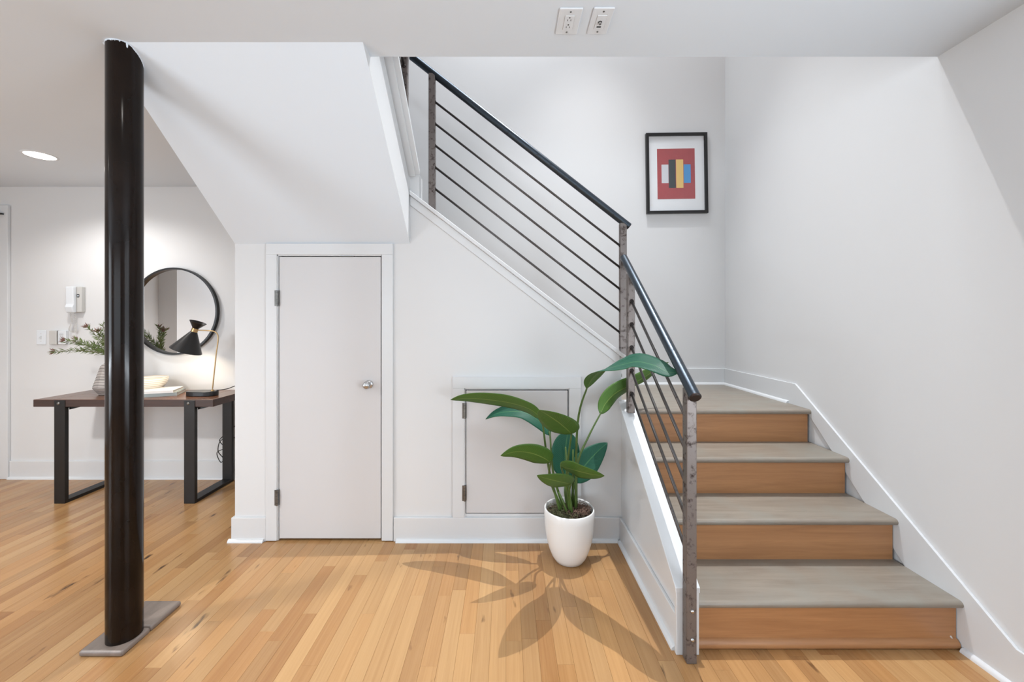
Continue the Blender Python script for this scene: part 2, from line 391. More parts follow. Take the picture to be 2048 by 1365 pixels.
# wall under the stairs (with openings for the closet door and the hatch)
DX0, DX1, DZ1 = -1.328, -0.7194, 1.664
HX0, HX1, HZ0, HZ1 = -0.2417, 0.367, 0.156, 0.887
bm = NB(); ya, yb = YF, YF+0.11; zt = 1.75
box(bm, XC, DX0, ya, yb, -0.1, zt); box(bm, DX0, DX1, ya, yb, DZ1, zt); box(bm, DX1, XS, ya, yb, -0.1, zt)
def sl(x): return capz(x)-0.03
prism(bm, [(XS, -0.1), (HX0, -0.1), (HX0, sl(HX0)), (XS, sl(XS))], 'y', ya, yb)
box(bm, HX0, HX1, ya, yb, -0.1, HZ0)
prism(bm, [(HX0, HZ1), (HX1, HZ1), (HX1, sl(HX1)), (HX0, sl(HX0))], 'y', ya, yb)
prism(bm, [(HX1, -0.1), (0.672, -0.1), (0.672, sl(0.672)), (HX1, sl(HX1))], 'y', ya, yb)
box(bm, XC, XC+0.1, yb, YB, -0.1, ZC)                      # closet side wall
prism(bm, [(1.60, ZC), (YF+0.05, sofz(YF+0.05)), (YF+0.11, 1.74), (YF+0.11, ZC)], 'x', XC, XC+0.05)
struct(obj('wall_closet', bm, 'wall'), 'white wall below the stairs with closet door and low hatch')
# stringer wall beside the upper flight
bm = NB()
prism(bm, [(1.565, ZC), (YF+0.12, sofz(YF+0.12)), (YF+0.12, 2.11), (2.30, 2.11), (1.565, 2.11+0.80*0.735)], 'x', XS-0.08, XS)
box(bm, XS, -0.505, YF, YF+0.08, capz(-0.505)-0.03, 2.13)
struct(obj('wall_upper_flight', bm, 'wall'), 'white side wall of the upper stair flight')
# upstairs shell
bm = NB(); box(bm, XL-0.1, XL, YR-0.1, YB, 2.66, ZT)
struct(obj('wall_upstairs_left', bm, 'wall'))
bm = NB(); box(bm, XL, -1.3, YR-0.1, YR, 2.66, ZT); box(bm, 1.5, XR, YR-0.1, YR, 2.66, ZT); box(bm, -1.3, 1.5, YR-0.1, YR, 2.66, 3.2); box(bm, -1.3, 1.5, YR-0.1, YR, 4.8, ZT)
struct(obj('wall_upstairs_rear', bm, 'wall'))
bm = NB(); box(bm, XL, XR, YR, 1.564, 2.66, 2.68); box(bm, XS, XR, 1.564, 1.65, 2.66, 2.68); box(bm, XL, XC, 1.564, YB, 2.66, 2.68)
struct(obj('floor_upstairs', bm, 'riser'))
bm = NB(); box(bm, XL-0.1, -0.75, YR-0.1, YB+0.1, 5.0, ZT+0.05); box(bm, 0.65, XR+0.12, YR-0.1, YB+0.1, 5.0, ZT+0.05)
box(bm, -0.75, 0.65, YR-0.1, 1.75, 5.0, ZT+0.05); box(bm, -0.75, 0.65, 2.85, YB+0.1, 5.0, ZT+0.05)
struct(obj('ceiling_upstairs', bm, 'ceil'))
bm = NB(); box(bm, -0.75, 0.65, 1.75, 2.85, 5.09, 5.10)
struct(obj('window_added_4', bm, 'glass'))  # pane of the added skylight
# added windows, unseen behind the camera / upstairs, for the fill lights
def window(name, axis, c, a0, a1, z0, z1, mull):
    fr = NB(); t = 0.05
    def bx(bm, p0, p1, q0, q1, th=0.06):
        if axis == 'y': box(bm, p0, p1, c-th/2, c+th/2, q0, q1)
        else: box(bm, c-th/2, c+th/2, p0, p1, q0, q1)
    bx(fr, a0, a1, z0, z0+t); bx(fr, a0, a1, z1-t, z1); bx(fr, a0, a0+t, z0, z1); bx(fr, a1-t, a1, z0, z1)
    w_ = struct(obj(name, fr, 'trim'))
    for k in range(1, mull):
        a = a0+(a1-a0)*k/mull; q = NB(); bx(q, a-0.02, a+0.02, z0+t, z1-t, 0.05); obj('mullion', q, 'trim', w_)
    for k in range(mull):
        q = NB(); p0 = a0+(a1-a0)*k/mull+0.05; p1 = a0+(a1-a0)*(k+1)/mull-0.05; bx(q, p0, p1, z0+t, z1-t, 0.006); obj('pane', q, 'glass', w_)
    return w_
window('window_added_1', 'x', XR+0.03, -1.9, 0.3, 0.08, 2.2, 2)
window('window_added_5', 'x', XLN-0.03, -2.7, -0.5, 0.08, 2.2, 2)
window('window_added_2', 'y', YR-0.04, -3.8, 0.6, 0.7, 2.2, 4)
window('window_added_3', 'y', YR-0.04, -1.3, 1.5, 3.2, 4.8, 3)

# ---------------------------------------------------------------- baseboards and trim
BH = 0.138
def bb(name, segs, label):      # segs: list of (bm builder boxes)
    bm = NB()
    for s in segs: box(bm, *s)
    o = struct(obj(name, bm, 'trim', bevel=0.003), label); return o
def quarter(pts, axis, a0, a1):
    return prism(NB(), pts, axis, a0, a1)
def shoe_y(x0, x1, y, parent, z=0):     # shoe moulding on a wall facing the camera
    r = 0.017; pts = [(y, z)]+[(y-r*math.cos(a), z+r*math.sin(a)) for a in (0, 0.4, 0.8, 1.2, PI/2)]
    return smooth_by_angle(obj('shoe_moulding', prism(NB(), pts, 'x', x0, x1), 'trim', parent), 50)
def shoe_x(y0, y1, x, sgn, parent, z=0):
    r = 0.017; pts = [(x, z)]+[(x+sgn*r*math.cos(a), z+r*math.sin(a)) for a in (0, 0.4, 0.8, 1.2, PI/2)]
    return smooth_by_angle(obj('shoe_moulding', prism(NB(), pts, 'y', y0, y1), 'trim', parent), 50)
b1 = bb('baseboard_back', [(-4.02, XC, YB-0.014, YB, 0, BH+0.006)], 'white baseboard along the back wall behind the table')
shoe_y(-4.02, XC, YB-0.014, b1)
b2 = bb('baseboard_closet', [(XC-0.014, -1.392, YF-0.014, YF, 0, BH), (XC-0.014, XC, YF, YB-0.03, 0, BH)], 'white baseboard wrapping the closet corner')
shoe_y(XC-0.026, -1.402, YF-0.014, b2)
b3 = bb('baseboard_stairs', [(-0.652, 0.66, YF-0.014, YF, 0, BH)], 'white baseboard below the hatch')
shoe_y(-0.636, 0.646, YF-0.014, b3)
b4 = bb('baseboard_low_wall', [(0.658, 0.672, 1.546, YF-0.014, 0, BH)], 'white baseboard on the low wall beside the stairs')
shoe_x(1.552, YF-0.03, 0.658, -1, b4)
# closet door casing, hatch casing
def casing(name, x0, x1, z1, wd, z0, label, extra=None):
    o = bpy.data.objects.new(name, None); COL.objects.link(o); o.location = ((x0+x1)/2, YF, z0); struct(o, label)
    t = 0.014
    obj('jamb_casing', box(NB(), x0-wd, x0, YF-t, YF, z0, z1), 'trim', o, bevel=0.002)
    obj('jamb_casing', box(NB(), x1, x1+wd, YF-t, YF, z0, z1), 'trim', o, bevel=0.002)
    obj('head_casing', box(NB(), x0-wd, x1+wd, YF-t, YF, z1, z1+wd), 'trim', o, bevel=0.002)
    bm = NB(); box(bm, x0, x0+0.006, YF-0.008, YF+0.10, z0, z1); box(bm, x1-0.003, x1, YF-0.008, YF+0.10, z0, z1); box(bm, x0, x1, YF-0.008, YF+0.10, z1-0.006, z1)
    obj('door_stop', bm, 'trim', o)
    return o
casing('trim_1', DX0, DX1, DZ1, 0.064, 0.004, 'white flat casing around the closet door')
casing('trim_2', HX0, HX1, HZ1, 0.068, BH, 'white flat casing around the low hatch')
# closet door
def door(name, x0, x1, z0, z1, label, hinges):
    d = struct(obj(name, box(NB(), x0+0.0105, x1-0.0085, YF-0.006, YF+0.028, z0, z1), 'door', bevel=0.002), label)
    for hz in hinges:
        h = obj('hinge', tube(NB(), [(x0+0.003, YF-0.016, hz-0.045), (x0+0.003, YF-0.016, hz+0.045)], 0.0065, 12), 'hinge', d)
        bm = NB(); box(bm, x0-0.012, x0-0.001, YF-0.0155, YF-0.0139, hz-0.045, hz+0.045); box(bm, x0+0.0095, x0+0.013, YF-0.0075, YF-0.006, hz-0.045, hz+0.045)
        obj('hinge_leaf', bm, 'hinge', h)
        bm = NB()
        for q in (-0.03, -0.01, 0.012, 0.032): tube(bm, [(x0+0.003, YF-0.016, hz+q-0.0006), (x0+0.003, YF-0.016, hz+q+0.0006)], 0.0069, 12)
        obj('knuckle_gap', bm, 'slot', h)
    return d
zd0 = HC-(1078-CY)*YF/F
d1 = door('door_1', DX0, DX1, 0.014, DZ1-0.012, 'flat white closet door with round nickel knob', (HC-(597-CY)*YF/F, HC-(994-CY)*YF/F))
kc = P(738, 769, YF-0.006)
k = obj('door_knob', lathe(NB(), [(0, -0.058), (0.012, -0.0575), (0.0195, -0.052), (0.0225, -0.043), (0.020, -0.033), (0.012, -0.026), (0.0095, -0.012), (0.0095, -0.005)], (kc.x, kc.y, kc.z), 32, Vector((0, 1, 0))), 'chrome', d1, smooth=True)
obj('rosette', lathe(NB(), [(0.0095, -0.008), (0.021, -0.006), (0.0245, -0.001), (0.0245, 0)], (kc.x, kc.y, kc.z), 32, Vector((0, 1, 0))), 'chrome', k, smooth=True)
obj('strike_plate', box(NB(), DX0+0.365, DX0+0.445, YF-0.010, YF+0.004, DZ1-0.0105, DZ1-0.0062), 'hinge', d1)
d2 = door('door_2', HX0, HX1, HZ0+0.006, HZ1-0.0125, 'small flat white hatch door behind the plant', (HC-(821-CY)*YF/F, HC-(985-CY)*YF/F))
# hall door at far left
dd = struct(obj('door_3', box(NB(), -4.98, -4.12, YB-0.010, YB-0.001, 0.03, 2.15), 'door'), 'white hall door at the left edge')
obj('door_closer_arm', box(NB(), -4.30, -4.052, YB-0.06, YB-0.012, 2.137, 2.146), 'blackmetal', dd)
obj('threshold', box(NB(), -5.0, -4.085, YB-0.03, YB, 0.0, 0.022), 'table_edge', dd)
tr3 = bpy.data.objects.new('trim_3', None); COL.objects.link(tr3); tr3.location = (-4.06, YB, 0); struct(tr3, 'white casing of the hall door')
obj('jamb_casing', box(NB(), -4.105, -4.022, YB-0.022, YB, 0, 2.214), 'trim', tr3, bevel=0.003)
obj('head_casing', box(NB(), -5.05, -4.105, YB-0.022, YB, 2.155, 2.214), 'trim', tr3, bevel=0.003)
obj('door_stop', box(NB(), -4.12, -4.105, YB-0.016, YB, 0, 2.155), 'trim', tr3)

# sloped caps
t4 = bpy.data.objects.new('trim_4', None); COL.objects.link(t4); t4.location = (0.05, YF, 1.5); struct(t4, 'white sloped cap board along the closet wall')
x0, x1 = XS+0.002, 0.69
obj('cap_board', prism(NB(), [(x0, capz(x0)), (x1, capz(x1)), (x1, capz(x1)-0.026), (x0, capz(x0)-0.026)], 'y', YF-0.030, YF+0.14), 'trim', t4, bevel=0.003)
obj('fascia_board', prism(NB(), [(x0, capz(x0)-0.026), (x1-0.03, capz(x1-0.03)-0.026), (x1-0.03, capz(x1-0.03)-0.082), (x0, capz(x0)-0.082)], 'y', YF-0.010, YF), 'trim', t4, bevel=0.002)
t5 = bpy.data.objects.new('trim_5', None); COL.objects.link(t5); t5.location = (-0.55, 2.0, 2.2); struct(t5, 'white sloped cap board of the upper flight')
def uc(y): return 2.145+0.80*(2.30-y)
obj('cap_board', prism(NB(), [(1.60, uc(1.60)), (2.32, uc(2.32)), (2.32, uc(2.32)+0.026), (1.60, uc(1.60)+0.026)], 'x', -0.66, -0.499), 'trim', t5, bevel=0.002)
obj('cap_moulding', prism(NB(), [(1.60, uc(1.60)-0.018), (2.315, uc(2.315)-0.018), (2.315, uc(2.315)), (1.60, uc(1.60))], 'x', XS-0.01, -0.524), 'trim', t5, bevel=0.003)
# low wall beside the first flight with end board and sloped cap
bm = NB(); prism(bm, [(1.545, -0.05), (YF, -0.05), (YF, kcapz(YF)-0.02), (1.545, kcapz(1.545)-0.02)], 'x', 0.672, 0.739)
struct(obj('wall_stringer', bm, 'trim'), 'low white wall between plant and stairs')
t6 = bpy.data.objects.new('trim_6', None); COL.objects.link(t6); t6.location = (0.69, 1.53, 0); struct(t6, 'white end board and sloped cap of the low stair wall')
obj('end_board', box(NB(), 0.651, 0.739, 1.530, 1.546, 0, kcapz(1.53)-0.02), 'trim', t6, bevel=0.002)
obj('cap_board', prism(NB(), [(1.528, kcapz(1.528)), (YF-0.03, kcapz(YF-0.03)), (YF-0.03, kcapz(YF-0.03)-0.02), (1.528, kcapz(1.528)-0.02)], 'x', 0.648, 0.742), 'trim', t6, bevel=0.002)
obj('stringer_board', prism(NB(), [(1.546, kcapz(1.546)-0.02), (YF-0.014, kcapz(YF-0.014)-0.02), (YF-0.014, kcapz(YF-0.014)-0.075), (1.546+0.0, kcapz(1.546)-0.075)], 'x', 0.664, 0.672), 'trim', t6)
# skirt board on the right wall, stepping into the landing baseboard
t7 = bpy.data.objects.new('trim_7', None); COL.objects.link(t7); t7.location = (XR, 2.0, 0.5); struct(t7, 'white skirt board climbing the right wall beside the treads')
ys, zs = 2.448, 0.894
yk = ys-(zs-0.140)/0.71
sk = [(yk, 0.140), (ys, zs), (YB, zs), (YB, ZL-0.03), (2.34, ZL-0.03), (Y1+0.01, 0.0), (0.9, 0.0), (0.9, 0.140)]
obj('skirt_board', prism(NB(), sk, 'x', XR-0.012, XR), 'trim', t7, bevel=0.002)
obj('landing_board', box(NB(), 0.70, XR-0.012, YB-0.014, YB, ZL-0.02, zs), 'trim', t7, bevel=0.002)
shoe_y(0.70, XR-0.014, YB-0.014, t7, ZL)
shoe_x(2.50, YB-0.016, XR-0.012, -1, t7, ZL)
shoe_x(0.9, 1.545, XR-0.012, -1, t7, 0)

# ---------------------------------------------------------------- staircase
st = thing('staircase', 'turning staircase with grey stained treads and orange oak risers', 'staircase', (1.25, Y1, 0))
SX0, SX1 = 0.7405, XR-0.0125
def tread(x0, x1, y0, y1, z, th=0.028):
    r = th/2; pts = [(y1, z-th), (y1, z)]+[(y0+r-r*math.sin(a), z-r+r*math.cos(a)) for a in [PI*k/8 for k in range(9)]]
    return smooth_by_angle(obj('tread', prism(NB(), pts, 'x', x0, x1), 'tread', st), 50)
for k in range(4):
    yr = Y1+k*G_; zr = k*R_
    obj('riser', box(NB(), SX0, SX1-0.004-0.006*0, yr, yr+0.018, zr+(0 if k == 0 else -0.004), zr+R_-0.028), 'riser', st)
    if k < 3: tread(SX0, SX1, yr-0.024, yr+G_, zr+R_)
q = obj('scotia_moulding', prism(NB(), [(Y1, 0), (Y1-0.012, 0.002), (Y1-0.018, 0.010), (Y1-0.016, 0.024), (Y1-0.008, 0.034), (Y1, 0.037)], 'x', SX0, SX1-0.004), 'riser', st)
smooth_by_angle(q, 60)
lt = tread(SX0, SX1, Y1+3*G_-0.024, YB-0.015, ZL); lt.name = 'landing_tread'
# second flight climbs to the left behind the closet wall, third comes back towards the camera
uf = bpy.data.objects.new('upper_stair_flights', None); COL.objects.link(uf); uf.location = (-0.5, 2.8, 1.9); struct(uf, 'upper stair flights behind the closet wall')
for k in range(6):
    xr = 0.70-0.246*k; z0 = ZL+k*R_
    obj('riser', box(NB(), xr-0.018, xr, YF+0.145, YB-0.001, z0+(0.001 if k == 0 else -0.002), z0+R_-0.028), 'riser', uf)
    if k < 5: obj('tread', box(NB(), xr-0.246, xr+0.02, YF+0.145, YB-0.001, z0+R_-0.028, z0+R_), 'tread', uf, bevel=0.008)
obj('landing_tread', box(NB(), XC+0.11, -0.53, YF+0.15, YB-0.001, ZL+6*R_-0.028, ZL+6*R_), 'tread', uf, bevel=0.008)
for k in range(4):
    yr = YF+0.14-0.235*k; z0 = ZL+6*R_+k*R_
    obj('riser', box(NB(), XC+0.06, XS-0.085, yr-0.018, yr, z0+0.001-0.003*(k > 0), z0+R_-0.028), 'riser', uf)
    if k < 3: obj('tread', box(NB(), XC+0.06, XS-0.085, yr-0.235, yr+0.02, z0+R_-0.028, z0+R_), 'tread', uf, bevel=0.008)
# paint drip at the foot of the first riser
obj('paint_drip', tube(NB(), catmull([P(1901, 1273, Y1-0.001), P(1905, 1279, Y1-0.001), P(1911, 1284, Y1-0.002)], 4), [0.0028, 0.0032, 0.003, 0.0028, 0.0024, 0.002, 0.0018, 0.0015, 0.001], 8), 'trim', st)

# ---------------------------------------------------------------- railings
XRL = 0.692; YRL = 2.37
def bar(name, parent, cx, cy, z0, z1, w=0.038, mat='post_steel', slant=None):
    h = w/2
    if slant is None: bm = box(NB(), cx-h, cx+h, cy-h, cy+h, z0, z1)
    else: bm = prism(NB(), [(cx-h, z0+slant*h), (cx+h, z0-slant*h), (cx+h, z1), (cx-h, z1)], 'y', cy-h, cy+h)
    return obj(name, bm, mat, parent, bevel=0.003)
rl = thing('stair_railing', 'steel railing with slanted rods beside the lowest steps, bolted newel post in front', 'railing', (XRL, 1.507, 0), 'steel stair railings')
def hz1(y): return 1.006+0.733*(y-1.47)
nw = bar('newel_post', rl, XRL, 1.508, 0.0, hz1(1.508)-0.008)
for zb in (HC-(1224-CY)*1.488/F, HC-(1281-CY)*1.488/F):
    obj('bolt', lathe(NB(), [(0, -0.006), (0.005, -0.0055), (0.0075, -0.002), (0.0075, 0.001)], (XRL+0.0015, 1.489, zb), 16, Vector((0, 1, 0))), 'chrome', nw, smooth=True)
pu = bar('upper_post', rl, XRL, 2.222, kcapz(2.222)-0.003+0.012, hz1(2.222)-0.012)
hp = [(XRL, 1.462, hz1(1.462)), (XRL, 2.349, hz1(2.349))]
hr = smooth_by_angle(obj('handrail', tube(NB(), hp, 0.021, 24), 'rail_steel', rl), 50)
dv = (Vector(hp[0])-Vector(hp[1])).normalized()
obj('end_cap', tube(NB(), [Vector(hp[0])-dv*0.002, Vector(hp[0])+dv*0.002, Vector(hp[0])+dv*0.0055], [0.0218, 0.0218, 0.017], 24), 'weld', hr)
for k in range(5):
    za = 1.399-0.1275*k
    a = Vector((XRL, 2.203, za-0.012)); c = Vector((XRL, 1.527, za-0.012-0.722*(2.203-1.527)))
    rd = obj('rod', tube(NB(), [a, c], 0.0066, 12), 'rod_steel', rl, smooth=True)
    obj('weld_bead', lathe(NB(), [(0, -0.006), (0.011, -0.004), (0.013, 0.0), (0.013, 0.004)], tuple(a), 14, Vector((0, 1, 0))), 'weld', rd, smooth=True)
r2 = thing('stair_railing', 'long sloping steel railing of five rods above the closet wall', 'railing', (0.1, YRL, 1.5), 'steel stair railings')
def hz2(x): return 1.843+0.783*(0.723-x)
XP = -0.437
cz = capz(XRL)
bar('newel_post', r2, XRL, YRL, cz+0.001, hz2(XRL)-0.01, slant=0.7655)
bar('newel_post', r2, XP, YRL, capz(XP)+0.0005, hz2(XP)-0.012, slant=0.7655)
hp = [(-0.56, YRL, hz2(-0.56)), (0.728, YRL, hz2(0.728))]
hr = smooth_by_angle(obj('handrail', tube(NB(), hp, 0.021, 24), 'rail_steel', r2), 50)
dv = (Vector(hp[1])-Vector(hp[0])).normalized()
obj('end_cap', tube(NB(), [Vector(hp[1])-dv*0.001, Vector(hp[1])+dv*0.004], [0.0218, 0.017], 24), 'weld', hr)
for k in range(5):
    zl = 2.580-0.1288*k; xa, xb = XP+0.0185, XRL-0.0185
    a = Vector((xa, YRL, zl-0.004)); c = Vector((xb, YRL, zl-0.004-0.778*(xb-xa)))
    rd = obj('rod', tube(NB(), [a, c], 0.0066, 12), 'rod_steel', r2, smooth=True)
    for e, s in ((a, 1), (c, -1)):
        obj('weld_bead', lathe(NB(), [(0, 0.006), (0.0085, 0.004), (0.0105, 0.0), (0.0105, -0.002)], tuple(e), 12, Vector((s, 0, 0))), 'weld', rd, smooth=True)
r3 = thing('stair_railing', 'short steel railing end glimpsed at top left under the ceiling edge', 'railing', (-0.583, 2.3, 2.2), 'steel stair railings')
X3 = -0.583
bar('newel_post', r3, X3, 2.30, uc(2.30)+0.042, 2.84)
for k in range(5):
    za = 2.735-0.105*k
    a = Vector((X3, 2.281, za)); c = Vector((X3, 1.50, za+0.80*0.781))
    rd = obj('rod', tube(NB(), [a, c], 0.0066, 12), 'rod_steel', r3, smooth=True)
    obj('weld_bead', lathe(NB(), [(0, -0.006), (0.010, -0.004), (0.0125, 0.0), (0.0125, 0.002)], tuple(a), 12, Vector((0, 1, 0))), 'weld', rd, smooth=True)
obj('handrail', tube(NB(), [(X3, 2.335, 2.845), (X3, 1.50, 2.845+0.80*0.86)], 0.021, 24), 'rail_steel', r3, smooth=True)

# ---------------------------------------------------------------- steel column
PC = (-1.525, 1.60); PR = 0.0572
col = thing('support_column', 'glossy dark brown round steel column standing on grey wooden plate', 'column', (PC[0], PC[1], 0))
bm = NB(); seg = 64; zs_ = [0.0225, 0.03]+[0.03+(2.2-0.03)*k/10 for k in range(1, 11)]
rings = []
for z in zs_: rings.append([bm.verts.new((PC[0]+PR*math.cos(2*PI*k/seg), PC[1]+PR*math.sin(2*PI*k/seg), z)) for k in range(seg)])
top = []
for k in range(seg):
    x, y = PC[0]+PR*math.cos(2*PI*k/seg), PC[1]+PR*math.sin(2*PI*k/seg)
    z = ZC if (y < 1.564 or x < XC) else sofz(y)
    top.append(bm.verts.new((x, y, z-0.0008)))
rings.append(top)
for a, c in zip(rings, rings[1:]):
    for k in range(seg): bm.faces.new((a[k], a[(k+1) % seg], c[(k+1) % seg], c[k]))
bm.faces.new(rings[0][::-1])
smooth_by_angle(obj('shaft', bm, 'column', col), 50)
bm = NB(); rnd = random.Random(3)                         # ragged paint line where ceiling paint meets the shaft
prev = None; n = 90
for k in range(n+1):
    a = -2.45+3.1*k/n; x, y = PC[0]+(PR+0.0007)*math.cos(a), PC[1]+(PR+0.0007)*math.sin(a)
    z = ZC if (y < 1.564 or x < XC) else sofz(y)
    dz = 0.003+0.006*rnd.random()*rnd.random()+(0.016 if abs(k-51) < 1.5 else 0)
    pr_ = (bm.verts.new((x, y, z)), bm.verts.new((x, y, z-dz)))
    if prev: bm.faces.new((prev[0], prev[1], pr_[1], pr_[0]))
    prev = pr_
o = obj('paint_edge', bm, 'ceil', col); md = o.modifiers.new('thick', 'SOLIDIFY'); md.thickness = 0.0006
pl = thing('column_plate', 'grey stained bullnosed wooden plate under the column', 'plate', (-1.543, 1.66, 0))
def plate(x0, x1, y0, y1, nose):
    bm = box(NB(), x0, x1, y0, y1, 0.0, 0.0225); return obj('plate_board', bm, 'plate', pl, bevel=0.0095, seg=4)
plate(-1.627, -1.458, 1.519, 1.643, 1); plate(-1.627, -1.458, 1.6435, 1.80, 1)

# ---------------------------------------------------------------- recessed lights
def downlight(label, x, y, z, power, rad, color, group, r=0.078, spread=None, aim=None, blend=0.6):
    t = thing('ceiling_downlight', label, 'light', (x, y, z), group)
    obj('trim_ring', lathe(NB(), [(r-0.006, -0.001), (r-0.004, -0.004), (r+0.004, -0.004), (r+0.010, -0.0005), (r+0.010, 0.0)], (x, y, z), 40), 'plastic', t, smooth=True)
    obj('lens', lathe(NB(), [(0, -0.0025), (r-0.004, -0.0025), (r-0.004, -0.001)], (x, y, z), 40), 'can', t)
    l = bpy.data.lights.new('downlight_lamp', 'SPOT'); l.energy = power; l.shadow_soft_size = rad; l.color = color
    l.spot_size = math.radians(spread or 150); l.spot_blend = blend
    o = bpy.data.objects.new('downlight_lamp', l); COL.objects.link(o); o.parent = t; o.location = (0, 0, -0.03)
    if aim: o.rotation_euler = (Vector(aim)-Vector((x, y, z))).to_track_quat('-Z', 'Y').to_euler()
    return t
WARM = (1.0, 0.98, 0.96)
downlight('round recessed ceiling light left of the column', -3.069, 2.634, ZC, 40, 0.06, WARM, 'recessed ceiling lights')
downlight('added unseen recessed ceiling light in the hall nearer the camera', -3.069, 0.75, ZC, 200, 0.10, WARM, 'recessed ceiling lights')  # added out of view to brighten the hall
downlight('round recessed ceiling light in front of the closet wall', -1.15, 0.95, ZC, 6, 0.02, WARM, 'recessed ceiling lights')
downlight('recessed ceiling light high above the stairwell', 0.90, 2.52, 5.0, 640, 0.012, (0.97, 0.98, 1.0), 'upstairs recessed lights', spread=64, aim=(0.35, 1.95, 0), blend=1.0)
downlight('recessed ceiling light above the stairwell nearer the camera', 0.95, 1.95, 5.0, 60, 0.012, (0.97, 0.98, 1.0), 'upstairs recessed lights', spread=54, aim=(0.0, 1.9, 0), blend=1.0)

# ---------------------------------------------------------------- console table
TX0, TX1, TY0, TY1, TZ = -3.31, -2.05, 2.80, 3.205, 0.727
tb = thing('console_table', 'dark wooden console table with black metal loop legs against the back wall', 'table', ((TX0+TX1)/2, 3.0, 0))
edge = NB(); box(edge, TX0, TX1, TY0, TY0+0.012, TZ-0.05, TZ-0.0005); box(edge, TX0, TX1, TY1-0.012, TY1, TZ-0.05, TZ-0.0005)
box(edge, TX0, TX0+0.012, TY0+0.012, TY1-0.012, TZ-0.05, TZ-0.0005); box(edge, TX1-0.012, TX1, TY0+0.012, TY1-0.012, TZ-0.05, TZ-0.0005)
obj('edge_band', edge, 'table_edge', tb, bevel=0.002)
for k in range(4):
    ya = TY0+0.001+(TY1-TY0-0.002)*k/4; yb = TY0+0.001+(TY1-TY0-0.002)*(k+1)/4-0.001
    obj('plank', box(NB(), TX0+0.001+0.14, TX1-0.001-0.14, ya, yb, TZ-0.03, TZ+0.0005), 'table_wood', tb, bevel=0.001)
for xa in (TX0+0.001, TX1-0.139):
    obj('plank', box(NB(), xa, xa+0.138, TY0+0.001, TY1-0.001, TZ-0.03, TZ+0.0005), 'table_wood', tb, bevel=0.001)
for xc in (-3.122, -2.214):
    h = 0.038
    lg = obj('leg', box(NB(), xc-h, xc+h, TY0-0.004, TY0+0.022, 0, TZ-0.004), 'blackmetal', tb, bevel=0.002)
    obj('bolt', lathe(NB(), [(0, -0.004), (0.008, -0.0035), (0.011, -0.001), (0.011, 0.001)], (xc-0.008, TY0-0.004, TZ-0.026), 16, Vector((0, 1, 0))), 'hinge', lg, smooth=True)
    obj('leg', box(NB(), xc-h, xc+h, TY1-0.030, TY1-0.006, 0, TZ-0.052), 'blackmetal', tb, bevel=0.002)
    obj('foot_bar', box(NB(), xc-h, xc+h, TY0+0.022, TY1-0.030, 0, 0.022), 'blackmetal', tb, bevel=0.002)
    obj('top_bar', box(NB(), xc-h, xc+h, TY0+0.022, TY1-0.030, TZ-0.062, TZ-0.0502), 'blackmetal', tb)
    obj('gusset', prism(NB(), [(xc+h, TZ-0.0502), (xc+h+0.085, TZ-0.0502), (xc+h+0.07, TZ-0.058), (xc+h, TZ-0.075)], 'y', TY0+0.024, TY0+0.03), 'blackmetal', tb)

# round mirror
mc_ = P(350, 623, 3.235)
mi = thing('wall_mirror', 'round wall mirror with thin black frame above the console table', 'mirror', (mc_.x, YB, mc_.z-0.352))
obj('frame', lathe(NB(), [(0.352, 0.0), (0.352, -0.030), (0.338, -0.030), (0.338, -0.004), (0.338, 0.0)], (mc_.x, YB-0.002, mc_.z), 96, Vector((0, 1, 0))), 'blackpaint', mi)
obj('mirror_glass', lathe(NB(), [(0, -0.008), (0.3385, -0.008), (0.3385, -0.003), (0, -0.003)], (mc_.x, YB-0.002, mc_.z), 96, Vector((0, 1, 0))), 'mirror', mi)

# desk lamp
LD = 2.96
lb = Vector(((405-CX)*LD/F, LD, TZ))
lp = thing('desk_lamp', 'black hourglass-shaded desk lamp with thin brass stem on table', 'lamp', tuple(lb))
bm = NB(); pts = []
for k in range(40):
    a = 2*PI*k/40; c, s = math.cos(a), math.sin(a)
    pts.append((lb.x+0.108*math.copysign(abs(c)**0.75, c), lb.y+0.055*math.copysign(abs(s)**0.75, s)))
obj('base', prism(bm, pts, 'z', TZ+0.001, TZ+0.034), 'blackpaint', lp, bevel=0.003)
sp = [P(425, 778, LD), P(428.5, 745, LD), P(432.6, 707, LD), P(436, 682, LD), P(435.2, 670, LD), P(430, 664, LD), P(420, 662, LD), P(395, 660.8, LD)]
cv = catmull(sp, 6)
sm = smooth_by_angle(obj('stem', tube(NB(), cv, 0.0042, 12), 'brass', lp), 60)
obj('stem_foot', lathe(NB(), [(0.011, 0.0), (0.011, 0.006), (0.006, 0.010), (0.0045, 0.012)], (sp[0].x, LD, TZ+0.034), 20), 'brass', sm, smooth=True)
tc_ = P(394, 644.8, LD); bc_ = P(372.6, 701, LD)
ax = (bc_-tc_).normalized(); ax = (ax+Vector((0, -0.06, 0))).normalized()
nk = P(389.5, 660.5, LD)
Lc = (bc_-nk).length; Lt = (nk-tc_).length
sh = obj('shade', lathe(NB(), [(0.0205, 0.012), (0.101, Lc), (0.099, Lc), (0.0195, 0.014)], tuple(nk), 48, ax), ['blackpaint'], lp); smooth_by_angle(sh, 30)
si = obj('shade_lining', lathe(NB(), [(0.0985, Lc-0.001), (0.019, 0.0155), (0, 0.0155)], tuple(nk), 48, ax), 'shade_in', sh, smooth=True)
uc_ = obj('shade_cap', lathe(NB(), [(0.018, -0.012), (0.0545, -Lt-0.002), (0.053, -Lt-0.002), (0.0165, -0.014), (0, -0.014)], tuple(nk), 48, ax), 'blackpaint', lp); smooth_by_angle(uc_, 30)
